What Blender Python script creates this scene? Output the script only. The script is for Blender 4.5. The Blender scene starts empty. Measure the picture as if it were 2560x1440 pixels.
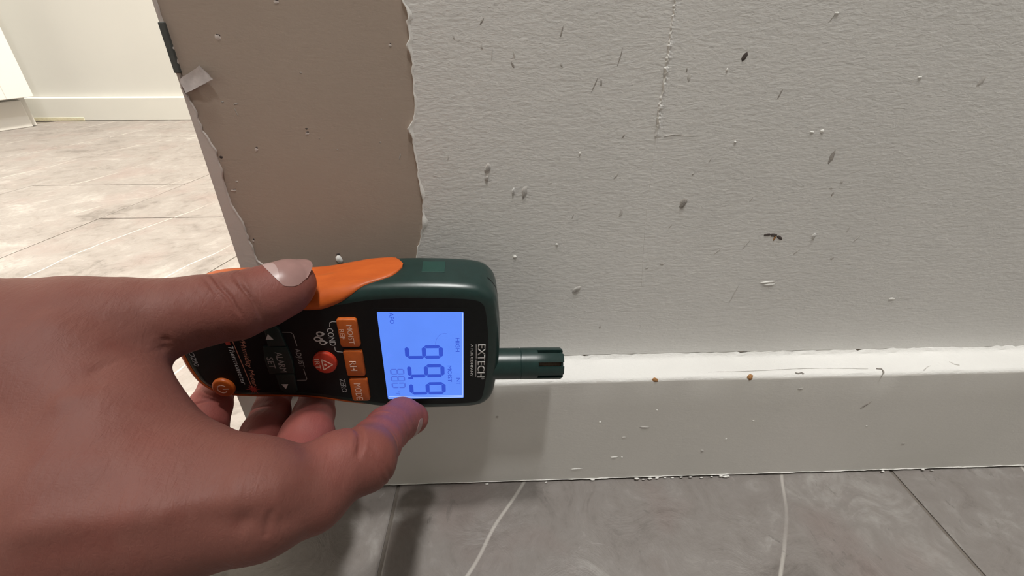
import bpy, bmesh, math, random
import numpy as np
from mathutils import Matrix, Vector

random.seed(7); rng = np.random.default_rng(7)
scene = bpy.context.scene
COL = scene.collection
MM = 0.001

# ---------------------------------------------------------------- camera
F_PX, PITCH, YAW = 1180.0, math.radians(30.54), math.radians(2.05)
CAM = np.array([0.0, -206.0, 249.0])                      # millimetres
fh = np.array([math.sin(YAW), math.cos(YAW), 0.0])
RIGHT = np.array([math.cos(YAW), -math.sin(YAW), 0.0])
UPW = np.array([0, 0, 1.0])
FWD = fh * math.cos(PITCH) - UPW * math.sin(PITCH)
DOWN = -(fh * math.sin(PITCH) + UPW * math.cos(PITCH))
cd = bpy.data.cameras.new('camera'); cam = bpy.data.objects.new('camera', cd); COL.objects.link(cam)
cd.sensor_width = 36.0; cd.lens = 36.0 * F_PX / 2560.0; cd.clip_start = 0.005; cd.clip_end = 50
Mc = Matrix.Identity(4)
for i in range(3):
    Mc[i][0] = RIGHT[i]; Mc[i][1] = -DOWN[i]; Mc[i][2] = -FWD[i]; Mc[i][3] = CAM[i] * MM
cam.matrix_world = Mc
scene.camera = cam

# ---------------------------------------------------------------- world, lights, exposure
scene.view_settings.view_transform = 'Standard'
scene.view_settings.look = 'None'
scene.view_settings.gamma = 1.0
scene.view_settings.use_curve_mapping = False
scene.view_settings.exposure = 0.17
w = bpy.data.worlds.new('interior_ambient'); scene.world = w; w.use_nodes = True
w.node_tree.nodes['Background'].inputs[0].default_value = (1.0, 0.96, 0.90, 1)
w.node_tree.nodes['Background'].inputs[1].default_value = 0.04

def area(name, loc, size, energy, col, target=None):
    l = bpy.data.lights.new(name, 'AREA'); l.shape = 'DISK'; l.size = size; l.energy = energy; l.color = col
    o = bpy.data.objects.new(name, l); o.location = loc; COL.objects.link(o)
    if target is not None:
        o.rotation_euler = (Vector(target) - Vector(loc)).to_track_quat('-Z', 'Y').to_euler()
    return o
area('ceiling_downlight', (0.15, -0.27, 2.38), 0.20, 23, (1.0, 0.985, 0.955))
area('hall_downlight', (0.15, -0.68, 2.38), 0.14, 18, (1.0, 0.985, 0.955))
area('bathroom_downlight', (0.12, 0.56, 2.38), 0.22, 140, (1.0, 0.935, 0.825))

# ---------------------------------------------------------------- helpers
def V(*p): return np.array(p, float)
def ray(x, y): return RIGHT * (x - 1280) / F_PX + DOWN * (y - 720) / F_PX + FWD
def at(x, y, Z): return CAM + ray(x, y) * Z               # a point Z mm in front of the lens
def on_wall(x, y, Y=0.0):
    d = ray(x, y); return CAM + d * ((Y - CAM[1]) / d[1])
def on_floor(x, y, z=0.0):
    d = ray(x, y); return CAM + d * ((z - CAM[2]) / d[2])

def tag(o, label=None, cat=None, group=None, kind=None):
    if label: o['label'] = label
    if cat: o['category'] = cat
    if group: o['group'] = group
    if kind: o['kind'] = kind
    return o
def mesh_obj(name, verts, faces, mat, parent=None, smooth=False, mm=True):
    me = bpy.data.meshes.new(name)
    vs = [tuple(float(c) * (MM if mm else 1) for c in v) for v in verts]
    me.from_pydata(vs, [], [tuple(int(i) for i in f) for f in faces]); me.update()
    me.materials.append(mat)
    if smooth:
        me.polygons.foreach_set('use_smooth', [True] * len(me.polygons))
    o = bpy.data.objects.new(name, me); COL.objects.link(o)
    if parent: o.parent = parent
    return o
def bm_obj(name, bm, mat, parent=None, smooth=False):
    bmesh.ops.recalc_face_normals(bm, faces=bm.faces[:])
    me = bpy.data.meshes.new(name); bm.to_mesh(me); bm.free()
    me.materials.append(mat)
    if smooth: me.polygons.foreach_set('use_smooth', [True] * len(me.polygons))
    o = bpy.data.objects.new(name, me); COL.objects.link(o)
    if parent: o.parent = parent
    return o
def smooth_angle(o, deg=35):
    me = o.data
    me.polygons.foreach_set('use_smooth', [True] * len(me.polygons))
    bm = bmesh.new(); bm.from_mesh(me)
    for e in bm.edges:
        e.smooth = not (len(e.link_faces) == 2 and e.calc_face_angle(0) > math.radians(deg))
    bm.to_mesh(me); bm.free()
    return o
def box_bm(lo, hi, bev=0.0, seg=2):
    bm = bmesh.new()
    lo = [c * MM for c in lo]; hi = [c * MM for c in hi]
    bmesh.ops.create_cube(bm, size=1)
    for v in bm.verts:
        for i in range(3): v.co[i] = lo[i] if v.co[i] < 0 else hi[i]
    if bev: bmesh.ops.bevel(bm, geom=bm.edges[:], offset=bev * MM, segments=seg, profile=0.5, affect='EDGES')
    return bm
def prism(poly, z0, z1):
    """poly: list of 3-D points of one outline (mm), extruded by vector z1 - z0"""
    n = len(poly)
    vs = [np.array(p) + z0 for p in poly] + [np.array(p) + z1 for p in poly]
    fs = [tuple(range(n)), tuple(range(2 * n - 1, n - 1, -1))]
    fs += [(i, i + n, (i + 1) % n + n, (i + 1) % n) for i in range(n)]
    return vs, fs
def tube(path, rad, n=8, caps=True):
    path = [np.array(p, float) for p in path]; m = len(path)
    rads = rad if hasattr(rad, '__len__') else [rad] * m
    vs, fs = [], []
    for i, p in enumerate(path):
        t = path[min(i + 1, m - 1)] - path[max(i - 1, 0)]; t /= np.linalg.norm(t) + 1e-9
        a = np.cross(t, [0, 0, 1.0]) if abs(t[2]) < 0.9 else np.cross(t, [1.0, 0, 0])
        a /= np.linalg.norm(a); b = np.cross(t, a)
        for k in range(n):
            an = 2 * math.pi * k / n
            vs.append(p + (a * math.cos(an) + b * math.sin(an)) * rads[i])
    for i in range(m - 1):
        for k in range(n):
            fs.append((i * n + k, i * n + (k + 1) % n, (i + 1) * n + (k + 1) % n, (i + 1) * n + k))
    if caps: fs += [tuple(range(n - 1, -1, -1)), tuple(range((m - 1) * n, m * n))]
    return vs, fs

# ---------------------------------------------------------------- materials
class NT:
    def __init__(self, name, rough=0.5, spec=0.5):
        self.m = bpy.data.materials.new(name); self.m.use_nodes = True
        self.t = self.m.node_tree; self.b = self.t.nodes['Principled BSDF']
        self.b.inputs['Roughness'].default_value = rough
        self.b.inputs['Specular IOR Level'].default_value = spec
        self.tc = self.t.nodes.new('ShaderNodeTexCoord')
    def n(self, typ, **kw):
        nd = self.t.nodes.new(typ)
        for k, v in kw.items():
            if k in nd.inputs: nd.inputs[k].default_value = v
            else: setattr(nd, k, v)
        return nd
    def link(self, a, b): self.t.links.new(a, b)
    def coords(self, scale=(1, 1, 1), rot=(0, 0, 0)):
        mp = self.n('ShaderNodeMapping'); mp.inputs['Scale'].default_value = scale; mp.inputs['Rotation'].default_value = rot
        self.link(self.tc.outputs['Object'], mp.inputs['Vector']); return mp.outputs['Vector']
    def noise(self, vec, scale, detail=4, rough=0.55, dist=0.0):
        nd = self.n('ShaderNodeTexNoise'); self.link(vec, nd.inputs['Vector'])
        nd.inputs['Scale'].default_value = scale; nd.inputs['Detail'].default_value = detail
        nd.inputs['Roughness'].default_value = rough; nd.inputs['Distortion'].default_value = dist
        return nd.outputs['Fac']
    def ramp(self, fac, stops):
        nd = self.n('ShaderNodeValToRGB'); cr = nd.color_ramp
        while len(cr.elements) < len(stops): cr.elements.new(0.5)
        for e, (p, c) in zip(cr.elements, stops):
            e.position = p; e.color = (*c, 1) if len(c) == 3 else c
        self.link(fac, nd.inputs['Fac']); return nd.outputs['Color']
    def mix(self, fac, a, b, mode='MIX'):
        nd = self.n('ShaderNodeMix', data_type='RGBA', blend_type=mode)
        for s, v in ((0, fac), (6, a), (7, b)):
            if hasattr(v, 'is_linked'): self.link(v, nd.inputs[s])
            else: nd.inputs[s].default_value = v if s == 0 else (*v, 1)
        return nd.outputs[2]
    def add(self, a, b, op='ADD'):
        nd = self.n('ShaderNodeMath', operation=op)
        for s, v in ((0, a), (1, b)):
            if hasattr(v, 'is_linked'): self.link(v, nd.inputs[s])
            else: nd.inputs[s].default_value = v
        return nd.outputs[0]
    def color(self, c):
        if hasattr(c, 'is_linked'): self.link(c, self.b.inputs['Base Color'])
        else: self.b.inputs['Base Color'].default_value = (*c, 1)
        return self
    def bump(self, h, dist, strength=1.0, prev=None):
        nd = self.n('ShaderNodeBump'); nd.inputs['Distance'].default_value = dist; nd.inputs['Strength'].default_value = strength
        self.link(h, nd.inputs['Height'])
        if prev is not None: self.link(prev, nd.inputs['Normal'])
        self.link(nd.outputs['Normal'], self.b.inputs['Normal']); return nd.outputs['Normal']

def plain(name, col, rough=0.5, spec=0.5, var=0.08, scale=120, bump=0.0):
    m = NT(name, rough, spec); v = m.coords()
    f = m.noise(v, scale, 3)
    m.color(m.ramp(f, [(0.3, tuple(c * (1 - var) for c in col)), (0.7, tuple(min(1, c * (1 + var)) for c in col))]))
    if bump: m.bump(f, bump)
    return m.m
def emit(name, col, strength):
    m = NT(name, 0.3, 0.3); m.color(tuple(c * 0.05 for c in col))
    v = m.coords(); f = m.noise(v, 60, 2)
    c = m.ramp(f, [(0.25, tuple(k * 0.93 for k in col)), (0.75, col)])
    m.link(c, m.b.inputs['Emission Color']); m.b.inputs['Emission Strength'].default_value = strength
    return m.m

def wall_paint(name, c0, c1, wrinkle=1.0, rough=0.55):
    m = NT(name, rough, 0.35)
    st = m.coords((1, 1, 2.8)); v = m.coords()
    big = m.noise(v, 9, 3); mid = m.noise(st, 150, 5, 0.6, 0.6); fine = m.noise(m.coords((1, 1, 2.2)), 420, 3, 0.6, 0.3)
    col = m.ramp(big, [(0.3, c0), (0.7, c1)])
    dirt = m.noise(m.coords((1, 1, 0.6)), 55, 4, 0.7)
    col = m.mix(m.ramp(dirt, [(0.60, (0, 0, 0)), (0.78, (0.16, 0.16, 0.16))]), col, tuple(c * 0.72 for c in c0))
    m.color(col)
    n1 = m.bump(mid, 0.00016 * wrinkle)
    m.bump(fine, 0.00016 * wrinkle, prev=n1)
    return m.m

M = {}
M['pale_paint'] = wall_paint('pale_wall_paint', (0.655, 0.645, 0.625), (0.715, 0.705, 0.685))
M['brown_paint'] = wall_paint('taupe_old_paint', (0.365, 0.297, 0.245), (0.405, 0.332, 0.276), 0.28)
M['edge_paint'] = wall_paint('corner_paint_remnant', (0.50, 0.445, 0.415), (0.57, 0.51, 0.475), 0.25)
M['scrap'] = plain('paper_scrap', (0.56, 0.52, 0.51), 0.8, 0.1, 0.08, 500)
M['torn'] = plain('torn_paint_edge', (0.78, 0.77, 0.74), 0.7, 0.2, 0.06, 900)
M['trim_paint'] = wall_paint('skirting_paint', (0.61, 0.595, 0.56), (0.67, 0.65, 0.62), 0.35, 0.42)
M['lit_ledge_paint'] = wall_paint('chalky_lit_ledge_paint', (0.66, 0.65, 0.625), (0.77, 0.76, 0.735), 1.6, 0.7)  # chalky crust, also toned paler than the board to stand for top light
M['far_paint'] = plain('far_wall_paint', (0.575, 0.575, 0.55), 0.6, 0.3, 0.015, 6)
M['hall_paint'] = plain('hall_wall_paint', (0.45, 0.44, 0.42), 0.6, 0.3, 0.02, 6)
M['far_trim'] = plain('far_trim_paint', (0.63, 0.63, 0.595), 0.45, 0.4, 0.015, 8)
M['cabinet'] = plain('cabinet_white_lacquer', (0.62, 0.615, 0.585), 0.35, 0.5, 0.01, 8)
M['scuff_dark'] = plain('scuff_dark', (0.36, 0.335, 0.31), 0.8, 0.1, 0.3, 2500)
M['scuff_shade_black'] = plain('scuff_shade_black', (0.09, 0.075, 0.07), 0.8, 0.1, 0.3, 2500)
M['scuff_mid'] = plain('scuff_mid', (0.52, 0.50, 0.475), 0.8, 0.1, 0.15, 2500)
M['chip_white'] = plain('chip_white', (0.80, 0.79, 0.76), 0.8, 0.1, 0.06, 2500)
M['rust'] = plain('rusty_wood', (0.33, 0.17, 0.07), 0.8, 0.2, 0.35, 1500)
M['caulk'] = plain('white_caulk', (0.74, 0.73, 0.70), 0.7, 0.2, 0.06, 900)
M['slot'] = plain('dark_plate', (0.07, 0.075, 0.072), 0.55, 0.4, 0.1, 400)
M['stain'] = plain('yellow_stain', (0.60, 0.57, 0.42), 0.7, 0.2, 0.1, 200)

def tile_mat():
    m = NT('stone_look_tile', 0.42, 0.4)
    v = m.coords()
    big = m.noise(v, 7, 5, 0.6, 1.2); mid = m.noise(v, 34, 6, 0.65, 1.5); fine = m.noise(v, 240, 4, 0.6, 0.5)
    col = m.ramp(m.add(m.add(m.add(big, 0.45, 'MULTIPLY'), m.add(mid, 0.42, 'MULTIPLY')), m.add(fine, 0.13, 'MULTIPLY')),
                 [(0.36, (0.128, 0.113, 0.103)), (0.46, (0.200, 0.180, 0.167)), (0.54, (0.222, 0.203, 0.190)), (0.66, (0.315, 0.298, 0.280))])
    # thin pale diagonal veins, broken up
    wv = m.n('ShaderNodeTexWave', wave_type='BANDS', bands_direction='X')
    vc = m.n('ShaderNodeVectorMath', operation='ADD'); m.link(m.coords((1, 1, 1), (0, 0, math.radians(22))), vc.inputs[0]); vc.inputs[1].default_value = (0.056, 0, 0)
    m.link(vc.outputs[0], wv.inputs['Vector'])
    wv.inputs['Scale'].default_value = 2.13; wv.inputs['Distortion'].default_value = 1.6; wv.inputs['Detail'].default_value = 3
    wv.inputs['Detail Scale'].default_value = 1.6
    mr = m.n('ShaderNodeMapRange'); m.link(wv.outputs['Fac'], mr.inputs['Value']); mr.inputs['From Min'].default_value = 0.9994; mr.inputs['From Max'].default_value = 0.99995; mr.inputs['To Max'].default_value = 0.62
    vein = mr.outputs['Result']
    brk = m.ramp(m.noise(v, 5.5, 2), [(0.45, (0, 0, 0)), (0.56, (1, 1, 1))])
    col = m.mix(m.mix(1.0, vein, brk, 'MULTIPLY'), col, (0.56, 0.53, 0.49))
    pink = m.ramp(m.noise(m.coords((1, 1, 1), (0, 0, 1)), 13, 3), [(0.52, (0, 0, 0)), (0.72, (0.55, 0.55, 0.55))])
    col = m.mix(pink, col, (0.215, 0.165, 0.152))
    dk = m.ramp(m.noise(m.coords((1, 0.6, 1), (0, 0, 0.5)), 60, 6, 0.7, 2.2), [(0.30, (0.5, 0.5, 0.5)), (0.38, (0, 0, 0))])
    col = m.mix(dk, col, (0.095, 0.084, 0.078))
    lt = m.ramp(m.noise(m.coords((1, 0.7, 1), (0, 0, -0.6)), 48, 7, 0.72, 2.4), [(0.63, (0, 0, 0)), (0.72, (0.4, 0.4, 0.4))])
    col = m.mix(lt, col, (0.40, 0.38, 0.36))
    m.color(col)
    n1 = m.bump(mid, 0.0010); m.bump(fine, 0.00015, prev=n1)
    return m.m
M['tile'] = tile_mat()
M['grout'] = plain('joint_grout', (0.17, 0.15, 0.13), 0.9, 0.1, 0.1, 300)

def skin_mat():
    m = NT('skin', 0.58, 0.25)
    v = m.coords()
    big = m.noise(v, 22, 3, 0.5, 0.4); mid = m.noise(v, 110, 4, 0.6); fine = m.noise(v, 600, 3)
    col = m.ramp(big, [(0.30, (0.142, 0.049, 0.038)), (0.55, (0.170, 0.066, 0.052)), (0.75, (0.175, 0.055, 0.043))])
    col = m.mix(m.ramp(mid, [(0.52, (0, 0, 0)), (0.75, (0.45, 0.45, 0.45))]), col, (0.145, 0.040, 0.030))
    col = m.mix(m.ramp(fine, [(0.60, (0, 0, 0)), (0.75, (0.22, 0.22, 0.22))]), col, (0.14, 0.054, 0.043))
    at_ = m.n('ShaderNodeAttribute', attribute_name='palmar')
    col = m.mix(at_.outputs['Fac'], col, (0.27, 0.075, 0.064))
    m.color(col)
    m.b.inputs['Subsurface Weight'].default_value = 0.12
    m.b.inputs['Subsurface Radius'].default_value = (1.0, 0.35, 0.2)
    m.b.inputs['Subsurface Scale'].default_value = 0.003
    vo = m.n('ShaderNodeTexVoronoi', feature='DISTANCE_TO_EDGE'); m.link(m.coords((1, 1.5, 1)), vo.inputs['Vector']); vo.inputs['Scale'].default_value = 720
    cells = m.ramp(vo.outputs['Distance'], [(0.0, (0, 0, 0)), (0.25, (1, 1, 1))])
    n1 = m.bump(cells, 0.00004, 0.5)
    wr = m.noise(m.coords((3.2, 1, 1)), 150, 4, 0.6, 0.8)
    n2 = m.bump(wr, 0.00026, prev=n1)
    m.bump(mid, 0.00032, prev=n2)
    return m.m
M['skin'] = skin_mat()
M['nail'] = plain('fingernail', (0.30, 0.175, 0.160), 0.30, 0.5, 0.05, 200)
M['lunula'] = plain('nail_lunula', (0.42, 0.30, 0.285), 0.3, 0.5, 0.03, 200)

M['green'] = plain('dark_green_plastic', (0.010, 0.030, 0.027), 0.30, 0.5, 0.12, 300, 0.00002)
M['latch'] = plain('bottle_green_plastic', (0.010, 0.050, 0.040), 0.36, 0.5, 0.1, 300)
M['black'] = plain('black_keypad_plastic', (0.0062, 0.0080, 0.0085), 0.5, 0.25, 0.1, 600, 0.00002)
def orange_mat():
    m = NT('orange_rubber', 0.46, 0.45)
    v = m.coords((0.25, 1, 1)); f = m.noise(v, 260, 4, 0.6, 0.4); g = m.noise(m.coords((0.12, 1, 1)), 210, 3)
    col = m.ramp(f, [(0.3, (0.45, 0.080, 0.010)), (0.7, (0.54, 0.108, 0.015))])
    col = m.mix(m.ramp(g, [(0.62, (0, 0, 0)), (0.74, (0.55, 0.55, 0.55))]), col, (0.30, 0.085, 0.025))
    m.color(col); m.bump(f, 0.00006); return m.m
M['orange'] = orange_mat()
M['orange_key'] = plain('orange_key_rubber', (0.53, 0.110, 0.014), 0.42, 0.5, 0.06, 500)
M['red_key'] = plain('red_key_rubber', (0.54, 0.042, 0.018), 0.42, 0.5, 0.06, 500)
M['dark_key'] = plain('dark_green_key', (0.010, 0.026, 0.024), 0.5, 0.4, 0.1, 500)
M['print_white'] = plain('white_print', (0.62, 0.61, 0.60), 0.6, 0.2, 0.03, 500)
M['print_grey'] = plain('grey_print', (0.34, 0.33, 0.33), 0.6, 0.2, 0.05, 500)
M['print_pale'] = plain('pale_key_print', (0.86, 0.62, 0.50), 0.6, 0.2, 0.03, 500)
M['print_red'] = plain('red_print', (0.42, 0.06, 0.05), 0.6, 0.2, 0.05, 500)
M['print_salmon'] = plain('beam_print', (0.55, 0.25, 0.18), 0.6, 0.2, 0.05, 500)
M['lcd'] = emit('lcd_backlight', (0.120, 0.280, 1.0), 0.88)
M['lcd_edge'] = emit('lcd_backlight_edge', (0.42, 0.58, 1.0), 1.0)
M['seg'] = emit('lcd_segment', (0.030, 0.078, 0.56), 1.0)
M['seg_faint'] = emit('lcd_segment_faint', (0.070, 0.145, 0.66), 1.0)
M['seg_ghost'] = emit('lcd_segment_ghost', (0.120, 0.245, 0.90), 1.0)
M['sensor'] = plain('sensor_mesh', (0.10, 0.062, 0.034), 0.6, 0.5, 0.6, 3500)

# ================================================================ SETTING
BB_Y, BB_Z, BB_X0 = -18.0, 80.6, -136.5                   # skirting front, top, left end
WALL_X0 = -123.5
floor = bm_obj('floor', box_bm((-1900, -3600, -14), (1500, 1300, -1.2)), M['grout']); tag(floor, 'grey stone-look tiled floor', None, kind='structure')
# tiles: columns between joint lines x = a + b*y, cut by cross joints
lines = [(1120, 0.0), (810, 0.0), (530, 0.0), (244.5, -0.02), (-62, 0.02), (-396, 0.30), (-650, 0.236), (-963, 0.35), (-1365, 0.535), (-1800, 0.6)]
cross = [[-900, -280, 340], [-620, 0, 620], [-800, -190, 420], [-560, 50, 660], [-860, -240, 380, 1000], [-180, 426, 1036], [-36, 575, 1190], [-180, 410, 920], [-36, 575]]
for i in range(len(lines) - 1):
    (aR, bR), (aL, bL) = lines[i], lines[i + 1]
    ys = [-1250] + [c for c in cross[i] if -1250 < c < 1118] + [1128]
    for y0, y1 in zip(ys[:-1], ys[1:]):
        g = 1.0
        q = [(aL + bL * y0 + g, y0 + g), (aR + bR * y0 - g, y0 + g), (aR + bR * y1 - g, y1 - g), (aL + bL * y1 + g, y1 - g)]
        bm = bmesh.new()
        vb = [bm.verts.new((x * MM, y * MM, -0.0012)) for x, y in q]
        vt = [bm.verts.new((x * MM, y * MM, -0.0005)) for x, y in q]
        c = sum((v.co for v in vt), Vector()) / 4
        vi = []
        for v in vt:
            d = (c - v.co); vi.append(bm.verts.new((v.co.x + 0.0009 * (1 if d.x > 0 else -1), v.co.y + 0.0009 * (1 if d.y > 0 else -1), 0.0)))
        for k in range(4):
            bm.faces.new((vb[k], vb[(k + 1) % 4], vt[(k + 1) % 4], vt[k])); bm.faces.new((vt[k], vt[(k + 1) % 4], vi[(k + 1) % 4], vi[k]))
        bm.faces.new(vi)
        bm_obj('tile', bm, M['tile'], floor)

wall = bm_obj('wall_main', box_bm((WALL_X0, 0, 0), (1500, 112, 2420)), M['brown_paint']); tag(wall, 'partition wall with peeling pale paint over taupe', None, kind='structure')
wfar = bm_obj('wall_back', box_bm((-1900, 1120, 0), (1500, 1220, 2420)), M['far_paint']); tag(wfar, kind='structure')
wleft = bm_obj('wall_left', box_bm((-1900, -3500, 0), (-1800, 1120, 2420)), M['far_paint']); tag(wleft, kind='structure')
ceil = bm_obj('ceiling', box_bm((-1900, -3600, 2420), (1600, 1220, 2500)), M['far_paint']); tag(ceil, kind='structure')
wfront = bm_obj('wall_front', box_bm((-1900, -3600, 0), (1600, -3500, 2420)), M['hall_paint']); tag(wfront, kind='structure')
wright = bm_obj('wall_right', box_bm((1500, -3500, 0), (1600, 1220, 2420)), M['hall_paint']); tag(wright, kind='structure')
bbf = bm_obj('baseboard_back', box_bm((-1800, 1107, 0), (1500, 1120, 57), 2.5, 3), M['far_trim']); tag(bbf, kind='structure')
bm_obj('caulk_stain', box_bm((-1190, 1105.6, 1), (-1060, 1107.5, 9), 0.6), M['stain'], bbf)

# --- pale paint layer with torn left edge
torn = [(1012, -420), (1006, -60), (1004, 0), (1016, 18), (1024, 46), (1018, 52), (1023, 78), (1027, 96), (1017, 112), (1023, 122), (1031, 150), (1030, 178), (1034, 205), (1033, 232), (1038, 250), (1038, 275), (1034, 300), (1020, 320), (1030, 336), (1034, 356), (1036, 384), (1043, 408), (1045, 440), (1052, 468), (1057, 492), (1056, 520), (1058, 548), (1060, 560), (1055, 575), (1052, 597), (1045, 615), (1041, 640), (1040, 690), (1044, 760), (1038, 860), (1040, 893)]
tw = []
for k in range(len(torn) - 1):
    a, b = on_wall(*torn[k]), on_wall(*torn[k + 1]); n = max(1, int(np.linalg.norm(b - a) / 1.3))
    for j in range(n):
        p = a + (b - a) * j / n
        tw.append(p + V(rng.normal(0, 0.16), 0, 0))
tw.append(on_wall(*torn[-1]))
tw = [V(p[0], 0, max(p[2], BB_Z - 1)) for p in tw]
top = V(tw[0][0], 0, 2415)
poly = [top] + tw + [V(1495, 0, BB_Z - 1), V(1495, 0, 2415)]
vs, fs = prism(poly, V(0, -0.75, 0), V(0, 0.2, 0))
lay = mesh_obj('paint_layer', vs, fs, M['pale_paint'], wall); lay['label'] = 'pale grey paint film with a torn left edge'
# torn, slightly curled lip of that film
vs, fs = [], []
curl = rng.normal(0, 1, len(tw)); curl = np.convolve(curl, np.ones(5) / 5, 'same')
hot = [on_wall(*q)[2] for q in ((1020, 40), (1019, 115), (1024, 322), (1050, 480), (1056, 555))]
for i, p in enumerate(tw):
    b = 0.10 + 0.32 * abs(curl[i]) + sum(0.7 * math.exp(-((p[2] - h) / 3.0) ** 2) for h in hot)
    vs += [p + V(b * 1.5 + 0.3, -0.78, 0), p + V(b * 0.4, -0.85 - 0.35 * b, 0), p + V(-0.35 * b, -0.7 - 0.75 * b, 0), p + V(-0.1, -0.25, 0)]
for i in range(len(tw) - 1):
    for k in range(3): fs.append((i * 4 + k, i * 4 + k + 1, i * 4 + k + 5, i * 4 + k + 4))
mesh_obj('torn_lip', vs, fs, M['torn'], lay, True)
# --- remnant strip down the wall's free edge
rem = [(384, -30), (398, 20), (412, 60), (434, 120), (452, 180), (462, 230), (490, 270), (508, 325), (540, 375), (553, 415), (566, 470), (580, 510), (602, 545), (616, 575), (630, 612), (645, 650), (700, 700), (742, 760), (760, 893)]
rw = []
for k in range(len(rem) - 1):
    a, b = on_wall(*rem[k]), on_wall(*rem[k + 1]); n = max(1, int(np.linalg.norm(b - a) / 1.5))
    for j in range(n): rw.append(a + (b - a) * j / n + V(rng.normal(0, 0.22), 0, 0))
rw = [V(max(p[0], WALL_X0 + 0.4), 0, max(p[2], BB_Z - 1)) for p in rw]
poly = [V(WALL_X0, 0, 2415), V(WALL_X0 + 1.5, 0, 2415)] + rw + [V(WALL_X0, 0, BB_Z - 1)]
vs, fs = prism(poly, V(0, -0.7, 0), V(0, 0.2, 0))
mesh_obj('paint_remnant', vs, fs, M['edge_paint'], wall)
vs, fs = [], []
for i, p in enumerate(rw):
    b = 0.25 + 0.35 * abs(curl[i % len(curl)])
    vs += [p + V(-0.3 - b, -0.72, 0), p + V(-0.05, -0.8 - 0.4 * b, 0), p + V(0.25 * b, -0.2, 0)]
for i in range(len(rw) - 1):
    for k in range(2): fs.append((i * 3 + k, i * 3 + k + 1, i * 3 + k + 4, i * 3 + k + 3))
mesh_obj('remnant_lip', vs, fs, M['edge_paint'], wall, True)
# dark plate on the free edge, loose scrap of paper
a, b = on_wall(398, 55), on_wall(438, 182)
bm_obj('edge_plate', box_bm((WALL_X0 - 0.3, -1.5, b[2]), (WALL_X0 + 1.9, 30, a[2]), 0.3), M['slot'], wall)
q = [(452, 200), (505, 162), (540, 196), (470, 232)]
g = []; n = 6
for i in range(n + 1):
    for j in range(n + 1):
        s, t = i / n, j / n
        px = (1 - s) * ((1 - t) * np.array(q[0]) + t * np.array(q[1])) + s * ((1 - t) * np.array(q[3]) + t * np.array(q[2]))
        p = on_wall(*px); lift = 0.9 + 1.3 * t * t + 0.5 * s * s + 0.35 * math.sin(9 * t + 3 * s)
        g.append(p + V(rng.normal(0, 0.12), -lift, rng.normal(0, 0.12)))
fs = [(i * (n + 1) + j, i * (n + 1) + j + 1, (i + 1) * (n + 1) + j + 1, (i + 1) * (n + 1) + j) for i in range(n) for j in range(n)]
g2 = [p + V(0, 0.35, 0) for p in g]; m0 = len(g)
fs2 = fs + [tuple(k + m0 for k in reversed(f)) for f in fs]
scrap = mesh_obj('loose_paper_scrap', g + g2, fs2, M['scrap'], wall, True)
scrap['label'] = 'pale torn scrap of paper peeling off near the wall edge'

# --- marks: chips, scuffs and dents, some with painted shade, each a low piece of geometry on the paint
def mark(name, px, py, lw, lh, ang, mat, y0, h=0.22, parent=wall, ring=False):
    c = on_wall(px, py, y0); s = np.linalg.norm(c - CAM) / F_PX
    a, b = lw * s / 2, lh * s / 2 * 1.15
    n = 12; ca, sa = math.cos(math.radians(ang)), math.sin(math.radians(ang))
    jit = [1 + rng.uniform(-0.25, 0.25) for _ in range(n)]
    vs = [c + V(0, -h * (0.25 if ring else 1), 0)]; fs = []
    for r, hh in ((0.62, h if not ring else h * 1.1), (1.0, -0.05)):
        for k in range(n):
            t = 2 * math.pi * k / n; x, z = a * math.cos(t) * r * jit[k], b * math.sin(t) * r * jit[k]
            vs.append(c + V(x * ca - z * sa, -hh, x * sa + z * ca))
    for k in range(n):
        fs.append((0, 1 + k, 1 + (k + 1) % n)); fs.append((1 + k, 1 + n + k, 1 + n + (k + 1) % n, 1 + (k + 1) % n))
    return mesh_obj(name, vs, [f[::-1] for f in fs], M[mat], parent, True)
PY = -0.75
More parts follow.
